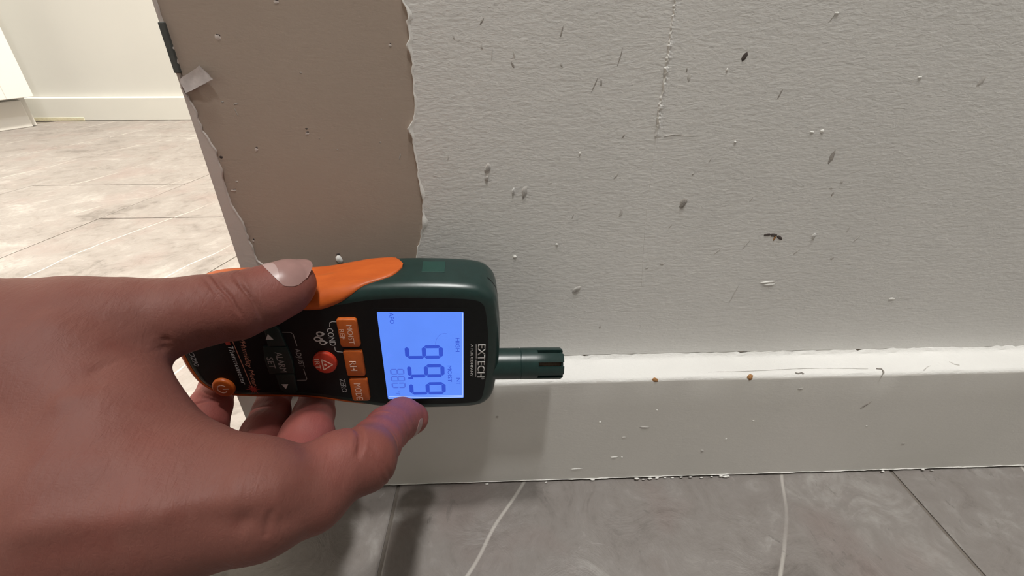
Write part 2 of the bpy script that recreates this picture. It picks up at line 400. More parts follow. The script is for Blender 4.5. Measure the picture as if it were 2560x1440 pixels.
for (x, y, lw, lh, an, mt) in [
    (1404, 80, 4, 26, -14, 'scuff_dark'), (1205, 53, 4, 16, -38, 'scuff_dark'), (1230, 136, 3, 26, -6, 'scuff_mid'), (1134, 92, 6, 12, 12, 'scuff_mid'),
    (1204, 117, 6, 10, 0, 'scuff_mid'), (1282, 162, 6, 13, 20, 'scuff_dark'), (1286, 138, 5, 16, 10, 'scuff_mid'), (1404, 163, 6, 12, 20, 'scuff_mid'), (1550, 144, 3, 40, -12, 'scuff_dark'),
    (1487, 211, 3, 34, -22, 'scuff_dark'), (1503, 208, 5, 14, 8, 'scuff_dark'), (1558, 341, 4, 12, -30, 'scuff_dark'),
    (1540, 440, 6, 18, -30, 'scuff_mid'), (1552, 533, 9, 20, -10, 'scuff_mid'), (1676, 565, 4, 15, -25, 'scuff_mid'), (1432, 540, 3, 14, -15, 'scuff_mid'), (1375, 458, 12, 4, 10, 'scuff_mid'),
    (1722, 195, 8, 18, 5, 'scuff_mid'), (1717, 175, 4, 8, 0, 'scuff_dark'), (1950, 235, 4, 24, -16, 'scuff_dark'), (2080, 392, 11, 26, -8, 'scuff_dark'), (2081, 486, 5, 9, -20, 'scuff_dark'), (2078, 470, 8, 6, 0, 'scuff_mid'), (2104, 455, 6, 8, 0, 'scuff_mid'),
    (2452, 205, 10, 18, -25, 'scuff_mid'), (2083, 40, 3, 26, -25, 'scuff_mid'), (1878, 498, 4, 14, -22, 'scuff_mid'), (1732, 435, 8, 5, 35, 'scuff_mid'), (1775, 400, 4, 12, -20, 'scuff_mid'),
    (1655, 660, 12, 7, 30, 'scuff_mid'), (1617, 670, 12, 6, 30, 'scuff_mid'), (1794, 628, 3, 22, -40, 'scuff_mid'), (1865, 612, 3, 30, -30, 'scuff_mid'), (2080, 645, 8, 9, -30, 'scuff_mid'), (1990, 630, 4, 18, -35, 'scuff_mid'), (2121, 573, 3, 14, -12, 'scuff_mid'), (2140, 598, 3, 20, -35, 'scuff_mid'), (1835, 735, 3, 50, -14, 'scuff_mid'),
    (1500, 818, 6, 12, 0, 'scuff_mid'), (1120, 395, 3, 12, -10, 'scuff_mid'), (1010, 350, 0, 0, 0, '')]:
    if mt: mark('scuff_shade_mark', x, y, lw, lh, an, mt, PY, 0.10)
for (x, y, lw, lh, an, mt) in [(1219, 420, 15, 24, -12, 'scuff_mid'), (1217, 446, 11, 14, -12, 'scuff_mid'), (1311, 480, 13, 28, -12, 'scuff_mid'), (1283, 478, 7, 20, -12, 'pale_paint'), (1708, 508, 17, 22, -20, 'scuff_dark'),
                            (1441, 724, 26, 12, 38, 'scuff_mid'), (2035, 590, 8, 12, 0, 'pale_paint')]:
    mark('dent', x, y, lw, lh, an, mt, PY, 0.5, ring=True)
mark('scuff_shade_mark', 1862, 142, 10, 19, -22, 'scuff_shade_black', PY, 0.2)
for k, (x, y, lw, lh, an) in enumerate([(1919, 587, 18, 5, 6), (1935, 588, 18, 7, -8), (1948, 594, 18, 6, -32), (1937, 594, 5, 16, -5)]):
    mark('scuff_shade_mark', x, y, lw, lh, an, 'scuff_shade_black' if k < 3 else 'rust', PY, 0.22)
for (x, y, lw, lh, an) in [(1392, 611, 7, 6, 0), (1287, 642, 10, 6, 0), (2230, 747, 16, 4, 0), (1920, 705, 36, 4, 4), (1922, 711, 30, 4, 4), (2056, 328, 10, 6, -30), (2030, 330, 9, 3, 0), (1818, 174, 5, 6, 0), (1838, 355, 7, 4, 0), (2092, 33, 9, 4, 0), (1450, 384, 5, 5, 0), (2300, 193, 8, 4, 0)]:
    mark('paint_chip', x, y, lw, lh, an, 'chip_white', PY, 0.35)
for (x, y, lw, lh, an, mt, rg) in [(545, 92, 16, 14, -20, 'edge_paint', True), (975, 112, 9, 9, 0, 'edge_paint', True), (690, 4, 16, 10, 0, 'edge_paint', True), (641, 373, 10, 12, -10, 'edge_paint', True), (768, 333, 12, 10, 20, 'edge_paint', True),
                                (766, 322, 7, 4, 0, 'scuff_shade_black', False), (751, 182, 6, 4, 0, 'scuff_dark', False), (556, 255, 7, 4, 20, 'scuff_dark', False), (590, 280, 3, 16, 12, 'scuff_dark', False), (953, 298, 4, 3, 0, 'scuff_dark', False), (951, 356, 6, 4, 0, 'scuff_dark', False), (1000, 392, 4, 16, -22, 'scuff_dark', False),
                                (553, 393, 8, 7, 0, 'scuff_shade_black', False), (592, 454, 7, 4, 0, 'scuff_dark', False), (585, 475, 18, 7, 8, 'edge_paint', True), (633, 601, 8, 10, 0, 'edge_paint', True), (798, 346, 4, 3, 0, 'scuff_dark', False), (843, 374, 3, 3, 0, 'scuff_dark', False), (590, 260, 14, 3, 20, 'scuff_dark', False)]:
    mark('dent' if rg else 'scuff_shade_mark', x, y + (1.5 if rg else 0), lw * (0.8 if rg else 1), lh * (0.7 if rg else 1), an, mt, 0.0, 0.10 if rg else 0.06, ring=rg)
    if rg: mark('scuff_shade_mark', x + 1, y - lh * 0.3, lw * 0.55, lh * 0.3, an, 'scuff_shade_black', 0.0, 0.08)  # dark mark paints the shade under the dent's upper lip
mark('plaster_crumb', 848, 648, 17, 22, 8, 'chip_white', 0.0, 0.9); mark('scuff_shade_mark', 846, 636, 10, 6, 0, 'scuff_shade_black', 0.0, 0.15)
# vertical seam bead with lumps
seam = [(1692, -60), (1688, 20), (1682, 60), (1676, 100), (1669, 150), (1663, 195), (1657, 235), (1650, 275), (1646, 300), (1643, 335), (1640, 360), (1634, 400), (1629, 440), (1622, 490), (1613, 580), (1608, 660), (1605, 720)]
vs, fs = [], []; pts = []
for k in range(len(seam) - 1):
    a, b = np.array(seam[k], float), np.array(seam[k + 1], float); n = max(2, int(np.linalg.norm(b - a) / 5))
    for j in range(n): pts.append(a + (b - a) * j / n)
for i, q in enumerate(pts):
    p = on_wall(*q, PY); amp = 1.0 if q[1] < 345 else 0.25
    hgt = (0.45 + (0.75 * rng.random() if 90 < q[1] < 320 else 0.12 * rng.random())) * amp; wd = (0.55 + 0.5 * rng.random()) * (0.6 + 0.4 * amp)
    j = rng.normal(0, 0.2) * amp
    vs += [p + V(-wd + j, 0.05, 0), p + V(-wd * 0.3 + j, -hgt, 0), p + V(wd * 0.5, -hgt * 0.5, 0), p + V(wd + 0.3, -0.12 * amp, 0), p + V(wd + 1.5, 0.05, 0)]
for i in range(len(pts) - 1):
    for k in range(4): fs.append((i * 5 + k, i * 5 + k + 1, i * 5 + k + 6, i * 5 + k + 5))
mesh_obj('seam_bead', vs, fs, M['pale_paint'], wall, False)
vs, fs = tube([on_wall(x, y, PY) + V(0, 0.06, 0) for x, y in [(1660, 341), (1676, 338), (1690, 337), (1720, 340), (1760, 342)]], [0.22, 0.25, 0.2, 0.15, 0.05], 6)
mesh_obj('hairline_crack', vs, fs, M['scuff_mid'], wall)

# --- skirting board with proud ledge
prof = [(-0.3, 1.2), (BB_Y, 1.2), (BB_Y, 60)]
for k in range(7):
    t = k / 6 * math.pi / 2; prof.append((BB_Y + 2.6 - 2.6 * math.cos(t), BB_Z - 2.6 + 2.6 * math.sin(t)))
prof += [(-9, BB_Z + 0.15), (-4, BB_Z + 0.3), (-2.0, BB_Z + 0.9), (-1.1, BB_Z + 2.2), (-0.3, BB_Z + 3.2)]
xs = np.concatenate([np.arange(BB_X0, 420, 4.0), np.arange(420, 1501, 60)])
vs, fs = [], []; npf = len(prof)
ph = rng.uniform(0, 6.28, 6)
for x in xs:
    wob = 0.22 * math.sin(x * 0.031 + ph[0]) + 0.14 * math.sin(x * 0.09 + ph[1])
    for k, (y, z) in enumerate(prof):
        dz = wob * (1 if z > 50 else 0) + (rng.normal(0, 0.10 if k < npf - 2 else 0.55) if 3 <= k else 0); dy = (0.25 * wob + rng.normal(0, 0.03)) if y < -5 else 0
        vs.append((x, y + dy, z + dz))
for i in range(len(xs) - 1):
    for k in range(npf): fs.append((i * npf + k, (i + 1) * npf + k, (i + 1) * npf + (k + 1) % npf, i * npf + (k + 1) % npf))
fs += [tuple(range(npf)), tuple(range((len(xs) - 1) * npf + npf - 1, (len(xs) - 1) * npf - 1, -1))]
bb = mesh_obj('baseboard_main', vs, fs, M['trim_paint']); smooth_angle(bb, 40); bb.data.materials.append(M['lit_ledge_paint'])
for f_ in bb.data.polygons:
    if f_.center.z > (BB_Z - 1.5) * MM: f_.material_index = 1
tag(bb, 'white painted skirting board with a bright top ledge', None, kind='structure')
ret = bm_obj('baseboard_end', box_bm((BB_X0, -17, 1.2), (WALL_X0, 112, BB_Z - 0.3), 1.5, 3), M['trim_paint']); tag(ret, kind='structure')
# bottom bead of paint and crumbs of caulk
vs, fs = tube([V(x, BB_Y - 0.1 + rng.normal(0, 0.08), 1.6 + rng.normal(0, 0.1)) for x in np.arange(BB_X0, 600, 3.0)], [0.16 + 0.22 * rng.random() for _ in np.arange(BB_X0, 600, 3.0)], 6)
mesh_obj('paint_bead', vs, fs, M['caulk'], bb, True)
def crumb(p, r, mat='caulk', parent=bb, name='caulk_crumb', sq=(1, 1, 1)):
    bm = bmesh.new(); bmesh.ops.create_icosphere(bm, subdivisions=1, radius=r * MM)
    for v in bm.verts:
        v.co *= 1 + rng.uniform(-0.3, 0.3); v.co = Vector([v.co[i] * sq[i] for i in range(3)]) + Vector([c * MM for c in p])
    return bm_obj(name, bm, M[mat], parent, True)
for x, s in [(1590, 1.2), (1605, 0.8), (1622, 1.2), (1640, 1.0), (1660, 0.7), (1678, 0.8), (1700, 0.9), (1722, 0.8), (1750, 0.8), (1775, 0.8), (1798, 1.1), (1808, 1.3), (1815, 1.0), (1480, 0.9), (1364, 0.6), (1217, 0.8), (2196, 0.9), (2296, 0.9), (2318, 0.8)]:
    p = on_floor(x, 1205 - (x - 1300) * 0.0375); crumb((p[0], BB_Y - 0.5 - rng.random(), 0.8 + 0.7 * rng.random()), s * 0.8, sq=(1.8, 0.7, 0.6))
for x, y in [(1636, 945), (1875, 941)]:
    p = on_wall(x, y, BB_Y + 1.2); crumb((p[0], BB_Y + 1.4, BB_Z - 1.6), 1.8, 'rust', bb, 'rusty_nail_head', (1.25, 1, 1))
for x, y, lw, lh, an, mt in [(1243, 1041, 8, 7, 0, 'scuff_dark'), (1500, 1055, 6, 4, 0, 'chip_white'), (1642, 1025, 4, 3, 0, 'chip_white'), (1883, 1052, 6, 5, 0, 'chip_white'), (1815, 1097, 5, 5, 0, 'chip_white'), (2166, 1065, 5, 4, 0, 'chip_white'), (1610, 1068, 24, 4, -4, 'scuff_mid'), (1555, 1143, 4, 3, 0, 'chip_white'),
                          (2165, 1012, 5, 24, -40, 'scuff_dark'), (2002, 972, 12, 6, 10, 'scuff_mid'), (2258, 1109, 8, 5, 0, 'scuff_mid'), (1755, 1127, 8, 8, 0, 'scuff_mid'), (1535, 1143, 18, 3, 0, 'chip_white'), (1560, 1093, 12, 3, 0, 'scuff_mid'), (1440, 1172, 30, 3, 3, 'chip_white')]:
    mark('scuff_shade_mark' if 'scuff' in mt else 'paint_chip', x, y, lw, lh, an, mt, BB_Y, 0.22, bb)
def ledge_line(pts, r, mat='scuff_dark'):
    vs, fs = tube([on_floor(x, y, BB_Z + 0.2) for x, y in pts], r, 6); mesh_obj('ledge_crack', vs, fs, M[mat], bb)
ledge_line([(2280, 878), (2296, 884), (2310, 879), (2322, 887), (2324, 881), (2370, 879), (2410, 881), (2440, 878), (2490, 879), (2560, 876), (2700, 873)], 0.3)
ledge_line([(1770, 931), (1796, 929), (1830, 929), (1880, 927), (1940, 924), (2010, 921), (2060, 920), (2170, 921)], 0.10, 'scuff_mid')
ledge_line([(2192, 921), (2204, 922), (2210, 929), (2209, 935)], 0.28)
ledge_line([(1988, 931), (1996, 933), (2004, 931), (2010, 934)], 0.25)
ledge_line([(2372, 905), (2385, 911), (2398, 913)], 0.4, 'scuff_mid')
ledge_line([(2310, 925), (2318, 918), (2326, 915)], 0.25, 'scuff_mid')

# --- white vanity cabinet in the far corner
cab = bpy.data.objects.new('vanity_cabinet', None); COL.objects.link(cab); cab.location = (-1.10, 1.04, 0)
cab.rotation_euler = (0, 0, math.radians(-31)); tag(cab, 'white vanity cabinet in the far left corner on the tiled floor', 'cabinet')
bm_obj('body', box_bm((-480, -900, 68), (-20, 0, 830), 2), M['cabinet'], cab)
for k in range(3):
    y1 = -2 - k * 300; d = bm_obj('door', box_bm((-20, y1 - 296, 70), (0, y1, 826), 1.5), M['cabinet'], cab)
    for lo, hi in (((0, y1 - 296, 70), (5, y1 - 246, 826)), ((0, y1 - 50, 70), (5, y1, 826)), ((0, y1 - 246, 70), (5, y1 - 50, 122)), ((0, y1 - 246, 774), (5, y1 - 50, 826))):
        bm_obj('door_rail', box_bm(lo, hi, 1.2), M['cabinet'], d)
bm_obj('toe_kick', box_bm((-470, -890, 0), (-44, -6, 68), 1), M['cabinet'], cab)
bm_obj('toe_trim', box_bm((-44, -890, 0), (-32, -18, 62), 2), M['cabinet'], cab)

# ================================================================ MOISTURE METER (local mm: u along, v across, w out of the face)
Xc = np.array([12300, 59, 1180.0]); Xc /= np.linalg.norm(Xc)
Yc = np.array([-70, 1718, 1180.0]); Yc -= Xc * (Yc @ Xc); Yc /= np.linalg.norm(Yc)
tow = lambda c: RIGHT * c[0] + DOWN * c[1] + FWD * c[2]
MX, MV = tow(Xc), -tow(Yc); MW = np.cross(MX, MV); MO = at(1050, 722, 182)
meter = bpy.data.objects.new('moisture_meter', None); COL.objects.link(meter)
Mm = Matrix.Identity(4)
for i in range(3): Mm[i][0], Mm[i][1], Mm[i][2], Mm[i][3] = MX[i], MV[i], MW[i], MO[i] * MM
meter.matrix_world = Mm
tag(meter, 'dark green and orange handheld moisture meter with lit blue screen, gripped by the hand', 'moisture meter')

topc = [(-99.2, -33), (-98.6, -24), (-96.4, -15.5), (-91.5, -9.6), (-84.5, -6.6), (-75, -5.6), (-65, -5.5), (-54, -5.4), (-46, -5.0), (-38, -3.9), (-30, -2.1), (-22, -0.5), (-12, 0.5), (0, 0.9), (12, 0.7), (20, 0.1), (25, -1.3), (28.3, -4.0), (30.3, -8.0), (31.4, -15), (32.2, -24), (32.4, -34.5)]
botc = [(32.2, -45), (31.4, -54), (30.3, -61.5), (28.3, -65.6), (25, -68.2), (20, -69.4), (12, -69.9), (0, -70), (-12, -69.6), (-22, -68.4), (-30, -66.3), (-38, -64.3), (-46, -62.3), (-54, -61), (-65, -60.4), (-75, -60.2), (-84.5, -59.2), (-91.5, -56.6), (-96.4, -51), (-98.6, -42.5)]
ctrl = np.array(topc + botc)
def catmull(P, n=6):
    out = []; m = len(P)
    for i in range(m):
        p0, p1, p2, p3 = P[i - 1], P[i], P[(i + 1) % m], P[(i + 2) % m]
        for k in range(n):
            t = k / n
            out.append(0.5 * ((2 * p1) + (-p0 + p2) * t + (2 * p0 - 5 * p1 + 4 * p2 - p3) * t * t + (-p0 + 3 * p1 - 3 * p2 + p3) * t ** 3))
    return np.array(out)
OUT = catmull(ctrl)
tng = np.roll(OUT, -2, 0) - np.roll(OUT, 2, 0); tng /= np.linalg.norm(tng, axis=1)[:, None]
NRM = np.stack([-tng[:, 1], tng[:, 0]], 1)               # outline runs clockwise: outward normal
if ((OUT - OUT.mean(0)) * NRM).sum() < 0: NRM = -NRM
RF, RB, TH = 5.0, 6.0, 26.0
S1 = RF * math.pi / 2; S2 = S1 + TH - RF - RB; S3 = S2 + RB * math.pi / 2
def prof_pt(s):
    """arc length down the side profile -> (outset from outline, w, normal_out, normal_w)"""
    if s < 0: return (-RF + s, 0.0, 0.0, 1.0)
    if s < S1: t = s / RF; return (-RF * (1 - math.sin(t)), -RF * (1 - math.cos(t)), math.sin(t), math.cos(t))
    if s < S2: return (0.0, -RF - (s - S1), 1.0, 0.0)
    t = min((s - S2) / RB, math.pi / 2); return (-RB * (1 - math.cos(t)), -(TH - RB) - RB * math.sin(t), math.cos(t), -math.sin(t))
def shell(i, s, off=0.0):
    o, wz, no, nw = prof_pt(s); p = OUT[i] + NRM[i] * (o + off * no); return (p[0], p[1], wz + off * nw)
svals = list(np.linspace(0, S1, 8)) + list(np.linspace(S1, S2, 5))[1:] + list(np.linspace(S2, S3, 7))[1:]
N = len(OUT)
vs = [shell(i, s) for s in svals for i in range(N)]
fs = [(k * N + i, k * N + (i + 1) % N, (k + 1) * N + (i + 1) % N, (k + 1) * N + i) for k in range(len(svals) - 1) for i in range(N)]
fs += [tuple(range(N - 1, -1, -1)), tuple((len(svals) - 1) * N + i for i in range(N))]
body = mesh_obj('body', vs, [f[::-1] for f in fs], M['green'], meter); smooth_angle(body, 30); body['label'] = 'dark green plastic body'
# orange rubber grip wrapping the handle
def sb(u):
    return float(np.interp(u, [-99, -60, -50, -44, -39, -35, -31, -27, -22, -16, -12, -9.5, -7.8], [2.0, 1.6, 0.6, -0.4, -0.7, 0.1, 1.1, 2.9, 5.8, 8.3, 10.6, 13.6, 18.0]))
def se(u): return float(np.interp(u, [-16, -11, -8.8, -7.8], [S3 - 0.1, 25.0, 21.5, 18.6]))
idx = [i for i in range(N) if OUT[i][0] < -7.7]
k0 = next(k for k in range(len(idx)) if idx[k] - idx[k - 1] != 1 and k > 0) if any(idx[k] - idx[k - 1] != 1 for k in range(1, len(idx))) else 0
idx = idx[k0:] + idx[:k0]
NS = 22; vs, fs = [], []
for i in idx:
    u = OUT[i][0]; a, b = sb(u), se(u)
    bottom = OUT[i][1] < -33 and u > -84
    if bottom: a = float(np.interp(u, [-84, -60, -45, -35, -28, -22, -12, -7.8], [2.0, 2.6, 2.4, 2.6, 4.8, 7.2, 11, 18.0]))
    for k in range(NS + 1):
        t = k / NS; off = 0.75 * min(1.0, t * 9, (1 - t) * 9) - 0.05
        if k == 0: off = -0.3
        vs.append(shell(i, a + (b - a) * max(0, (k - 1) / (NS - 1)), off))
for j in range(len(idx) - 1):
    for k in range(NS): fs.append((j * (NS + 1) + k, j * (NS + 1) + k + 1, (j + 1) * (NS + 1) + k + 1, (j + 1) * (NS + 1) + k))
grip = mesh_obj('grip', vs, [f[::-1] for f in fs], M['orange'], meter, True); grip['label'] = 'orange rubber grip around the handle'
# keypad inlay
ins = list(range(N))
k0 = next((k for k in range(1, len(ins)) if ins[k] - ins[k - 1] != 1), 0); ins = ins[k0:] + ins[:k0]
poly = []
for i in ins:
    p = OUT[i] - NRM[i] * (RF + 0.2); poly.append(V(p[0], p[1], 0))
vs, fs = prism(poly, V(0, 0, -0.3), V(0, 0, 0.12)); panel = mesh_obj('keypad_panel', vs, fs, M['black'], meter)

def rrect(u0, u1, v0, v1, r, n=6):
    pts = []
    for cu, cv, a0 in ((u1 - r, v1 - r, 0), (u0 + r, v1 - r, 90), (u0 + r, v0 + r, 180), (u1 - r, v0 + r, 270)):
        for k in range(n + 1):
            a = math.radians(a0 + 90 * k / n); pts.append((cu + r * math.cos(a), cv + r * math.sin(a)))
    return pts
def key(name, pts, w0, h, bev, mat, parent=None):
    pts = np.array(pts, float); c = pts.mean(0); vs, fs = [], []; n = len(pts)
    lay = [(0, w0 - 0.3), (0, w0 + h - bev)] + [(bev * (1 - math.cos(t)), w0 + h - bev + bev * math.sin(t)) for t in (0.5, 1.0, 1.57)]
    for ins_, wz in lay:
        for p in pts:
            d = p - c; l = np.linalg.norm(d); q = p - d / l * ins_; vs.append((q[0], q[1], wz))
    for k in range(len(lay) - 1):
        for i in range(n): fs.append((k * n + i, k * n + (i + 1) % n, (k + 1) * n + (i + 1) % n, (k + 1) * n + i))
    fs.append(tuple((len(lay) - 1) * n + i for i in range(n)))
    o = mesh_obj(name, vs, fs, M[mat], parent or meter); smooth_angle(o, 40); return o
def circ(u, v, ru, rv, n=32): return [(u + ru * math.cos(2 * math.pi * k / n), v + rv * math.sin(2 * math.pi * k / n)) for k in range(n)]
def flat(name, pts, w0, mat, parent=None, h=0.06):
    vs, fs = prism([V(p[0], p[1], 0) for p in pts], V(0, 0, w0), V(0, 0, w0 + h))
    ar = sum(pts[i - 1][0] * pts[i][1] - pts[i][0] * pts[i - 1][1] for i in range(len(pts)))
    if ar > 0: fs = [f[::-1] for f in fs]
    return mesh_obj(name, vs, fs, M[mat], parent or meter)
def stroke(name, pts, wd, w0, mat, parent=None, h=0.06):
    pts = [np.array(p, float) for p in pts]; L, R = [], []
    for i, p in enumerate(pts):
        t = pts[min(i + 1, len(pts) - 1)] - pts[max(i - 1, 0)]; t /= np.linalg.norm(t); n = np.array([-t[1], t[0]]); L.append(p + n * wd / 2); R.append(p - n * wd / 2)
    return flat(name, L + R[::-1], w0, mat, parent, h)
def text(name, s, ub, ut, v0, v1, w0, mat, parent=None, shear=0.0, bold=0.0, slope=0.0):
    """text read down the meter: baseline at u=ub, cap height to ut, from v0 to v1"""
    cu = bpy.data.curves.new(name, 'FONT'); cu.body = s; cu.size = 1; cu.shear = shear; cu.offset = bold; cu.resolution_u = 3
    o = bpy.data.objects.new(name, cu); COL.objects.link(o)
    bpy.context.view_layer.update()
    me = bpy.data.meshes.new_from_object(o.evaluated_get(bpy.context.evaluated_depsgraph_get()))
    bpy.data.objects.remove(o); bpy.data.curves.remove(cu)
    co = np.empty(len(me.vertices) * 3); me.vertices.foreach_get('co', co); co = co.reshape(-1, 3)
    x0, x1 = co[:, 0].min(), co[:, 0].max(); y0, y1 = 0.0, 0.729
    if not any(c.isupper() or c.isdigit() for c in s): y1 = co[:, 1].max()
    tx = (co[:, 0] - x0) / (x1 - x0); ty = (co[:, 1] - y0) / (y1 - y0)
    new = np.stack([ub + ty * (ut - ub) + slope * tx, v0 + tx * (v1 - v0), np.full(len(co), w0)], 1) * MM
    me.vertices.foreach_set('co', new.ravel()); me.update()
    bm = bmesh.new(); bm.from_mesh(me)
    r = bmesh.ops.extrude_face_region(bm, geom=bm.faces[:])
    bmesh.ops.translate(bm, vec=(0, 0, 0.05 * MM), verts=[e for e in r['geom'] if isinstance(e, bmesh.types.BMVert)])
    bpy.data.meshes.remove(me)
    return bm_obj(name, bm, M[mat], parent or meter)

# display
flat('display_bezel', rrect(-19.0, 18.6, -62.4, -9.2, 1.2), 0.08, 'black', None, 0.18)
lcd = flat('display', rrect(-17.4, 16.7, -60.7, -11.0, 0.5), 0.2, 'lcd', None, 0.15); lcd['label'] = 'lit blue liquid crystal display'
W = 0.36
flat('display_edge', [(-16.9, -60.3), (16.5, -60.3), (16.5, -59.85), (-16.9, -59.85)], W, 'lcd_edge', lcd, 0.03)
flat('display_edge', [(-16.9, -59.3), (16.5, -59.3), (16.5, -59.0), (-16.9, -59.0)], W, 'lcd_edge', lcd, 0.03)
flat('display_edge', [(16.2, -59.0), (16.5, -59.0), (16.5, -11.3), (16.2, -11.3)], W, 'lcd_edge', lcd, 0.03)
def digit(segs, ub, ut, v0, v1, th, mat, gap=0.12):
    """seven segments; text up = +u, text right = -v"""
    um = (ub + ut) / 2
    def H(u, a, b):      # horizontal bar of the glyph (constant u)
        s = -1 if b < a else 1
        return [(u, a), (u + th / 2, a + s * th / 2), (u + th / 2, b - s * th / 2), (u, b), (u - th / 2, b - s * th / 2), (u - th / 2, a + s * th / 2)]
    def Vv(v, a, b):
        return [(a, v), (a + th / 2, v + th / 2), (b - th / 2, v + th / 2), (b, v), (b - th / 2, v - th / 2), (a + th / 2, v - th / 2)]
    vl, vr = v0 - th / 2, v1 + th / 2; B, T = ub + th / 2, ut - th / 2
    P = {'a': H(T, vl, vr), 'g': H(um, vl, vr), 'd': H(B, vl, vr), 'f': Vv(vl, um, T), 'b': Vv(vr, um, T), 'e': Vv(vl, B, um), 'c': Vv(vr, B, um)}
    for s in segs:
        q = np.array(P[s]); c = q.mean(0); d = q - c; l = np.abs(d).max(0)
        q = c + d * np.where(l > th, (l - gap) / l, 1.0)
        flat('segment', [tuple(x) for x in q], W, mat, lcd, 0.03)
for ub, ut, v0, v1 in ((-7.9, 8.0, -28.4, -36.2), (-7.6, 8.4, -39.4, -47.2), (-7.4, 8.7, -50.3, -58.1)):
    digit('abcdfg', ub, ut, v0, v1, 1.75, 'seg')
flat('segment', [(-7.5, -47.0), (-5.4, -47.0), (-5.4, -48.2), (-7.5, -48.2)], W, 'seg', lcd, 0.03)
for k, sg in enumerate(('abcdefg', 'abcdefg', 'abcdef')):
    digit(sg, -15.0, -8.9, -41.9 - k * 4.2, -45.3 - k * 4.2, 0.62, 'seg_faint', 0.1)
text('lettering', 'HIGH', 13.4, 15.1, -24.6, -32.3, W, 'seg', lcd); text('lettering', 'MOIST', 9.8, 11.6, -40.4, -50.3, W, 'seg', lcd)
text('lettering', 'INT', 13.6, 15.4, -47.3, -52.0, W, 'seg', lcd); text('lettering', 'APO', -12.7, -10.9, -11.3, -16.9, W, 'seg', lcd)
text('lettering', '°F', -13.6, -11.9, -55.6, -58.0, W, 'seg_faint', lcd)
for a, b in (((-15.4, -32.6), (-12.9, -34.0)), ((-12.9, -34.0), (-15.4, -35.4)), ((-15.4, -35.4), (-15.4, -32.6)), ((-14.9, -34.0), (-13.9, -34.0))): stroke('warning_icon', [a, b], 0.25, W, 'seg_ghost', lcd, 0.03)
stroke('hair', [(5.0, -28.6), (5.1, -26.6), (5.6, -25.0), (6.4, -23.4), (7.4, -22.4), (8.8, -22.0), (10.0, -22.2)], 0.16, W + 0.05, 'seg_faint', lcd, 0.04)

# head print
text('lettering', 'EXTECH', 22.9, 26.2, -28.4, -48.0, 0.12, 'print_white', bold=0.010)
text('lettering', '®', 24.6, 26.0, -48.3, -49.2, 0.12, 'print_grey')
for uu, mt in ((22.2, 'print_white'), (21.75, 'print_grey')):
    stroke('print_line', [(uu, -28.4), (uu, -36.4)], 0.22, 0.12, mt)
stroke('print_line', [(22.05, -37.2), (22.05, -47.4)], 0.55, 0.12, 'print_grey')
text('lettering', 'A FLIR COMPANY', 19.75, 20.85, -28.4, -47.2, 0.12, 'print_white', bold=0.010)

# keys
KW = 0.12
k1 = key('key', rrect(-33.3, -25.4, -28.3, -13.8, 1.2), KW, 1.5, 0.6, 'orange_key'); k1['label'] = 'orange key marked MOIST'
text('lettering', 'MOIST', -29.6, -27.4, -16.6, -26.6, KW + 1.5, 'print_pale', k1); text('lettering', 'REF', -32.7, -30.8, -18.8, -23.8, KW + 1.5, 'print_pale', k1)
k2 = key('key', rrect(-33.0, -25.3, -45.0, -30.4, 1.2), KW, 1.5, 0.6, 'orange_key'); k2['label'] = 'orange key marked RH'
text('lettering', 'RH', -31.0, -28.2, -36.0, -41.6, KW + 1.5, 'print_pale', k2, bold=0.010)
k3 = key('key', rrect(-32.7, -25.0, -60.4, -46.6, 1.2), KW, 1.5, 0.6, 'orange_key'); k3['label'] = 'orange key marked MODE'
text('lettering', 'MODE', -30.8, -27.8, -49.2, -59.4, KW + 1.5, 'print_pale', k3)
k4 = key('key', circ(-41.2, -37.2, 4.9, 5.9), KW, 1.6, 0.8, 'red_key'); k4['label'] = 'round red key marked IRT'
text('lettering', 'IRT', -45.0, -42.9, -34.6, -40.2, KW + 1.6, 'print_pale', k4)
for a, b in (((-38.0, -37.8), (-42.0, -34.9)), ((-42.0, -34.9), (-42.0, -40.7)), ((-42.0, -40.7), (-38.0, -37.8))): stroke('laser_icon', [a, b], 0.45, KW + 1.6, 'print_pale', k4)
flat('laser_icon', circ(-40.9, -37.8, 0.55, 0.65, 12), KW + 1.6, 'print_pale', k4)
k5 = key('key', circ(-85.4, -51.2, 4.5, 5.0), KW, 1.7, 0.9, 'orange_key'); k5['label'] = 'round orange power key'
arc = [(-85.6 + 1.9 * math.cos(t), -51.3 + 2.2 * math.sin(t)) for t in np.linspace(math.radians(40), math.radians(320), 20)]
stroke('power_icon', arc, 0.45, KW + 1.7, 'print_pale', k5); stroke('power_icon', [(-85.4, -51.3), (-82.9, -51.3)], 0.45, KW + 1.7, 'print_pale', k5)
ka = key('key', [(-62.0, -28.0), (-61.6, -20.0), (-59.8, -17.4), (-57.4, -17.2), (-55.9, -19.0), (-55.0, -27.8)], KW, 1.1, 0.4, 'dark_key'); ka['label'] = 'dark green arrow key by the thumb'
kb = key('key', [(-64.8, -43.2), (-65.0, -36), (-64.0, -28.3), (-54.8, -28.1), (-54.0, -36), (-54.8, -43.2)], KW, 1.1, 0.4, 'dark_key'); kb['label'] = 'dark green ALARM SET key'
kc = key('key', [(-62.6, -43.6), (-62.4, -52.5), (-60.6, -55.6), (-57.4, -55.8), (-55.6, -53.8), (-54.9, -43.6)], KW, 1.1, 0.4, 'dark_key'); kc['label'] = 'dark green arrow key by the starburst'
text('lettering', 'ALARM', -60.0, -57.2, -31.0, -42.2, KW + 1.1, 'print_grey', kb); text('lettering', 'SET', -63.9, -61.3, -33.8, -40.0, KW + 1.1, 'print_grey', kb)
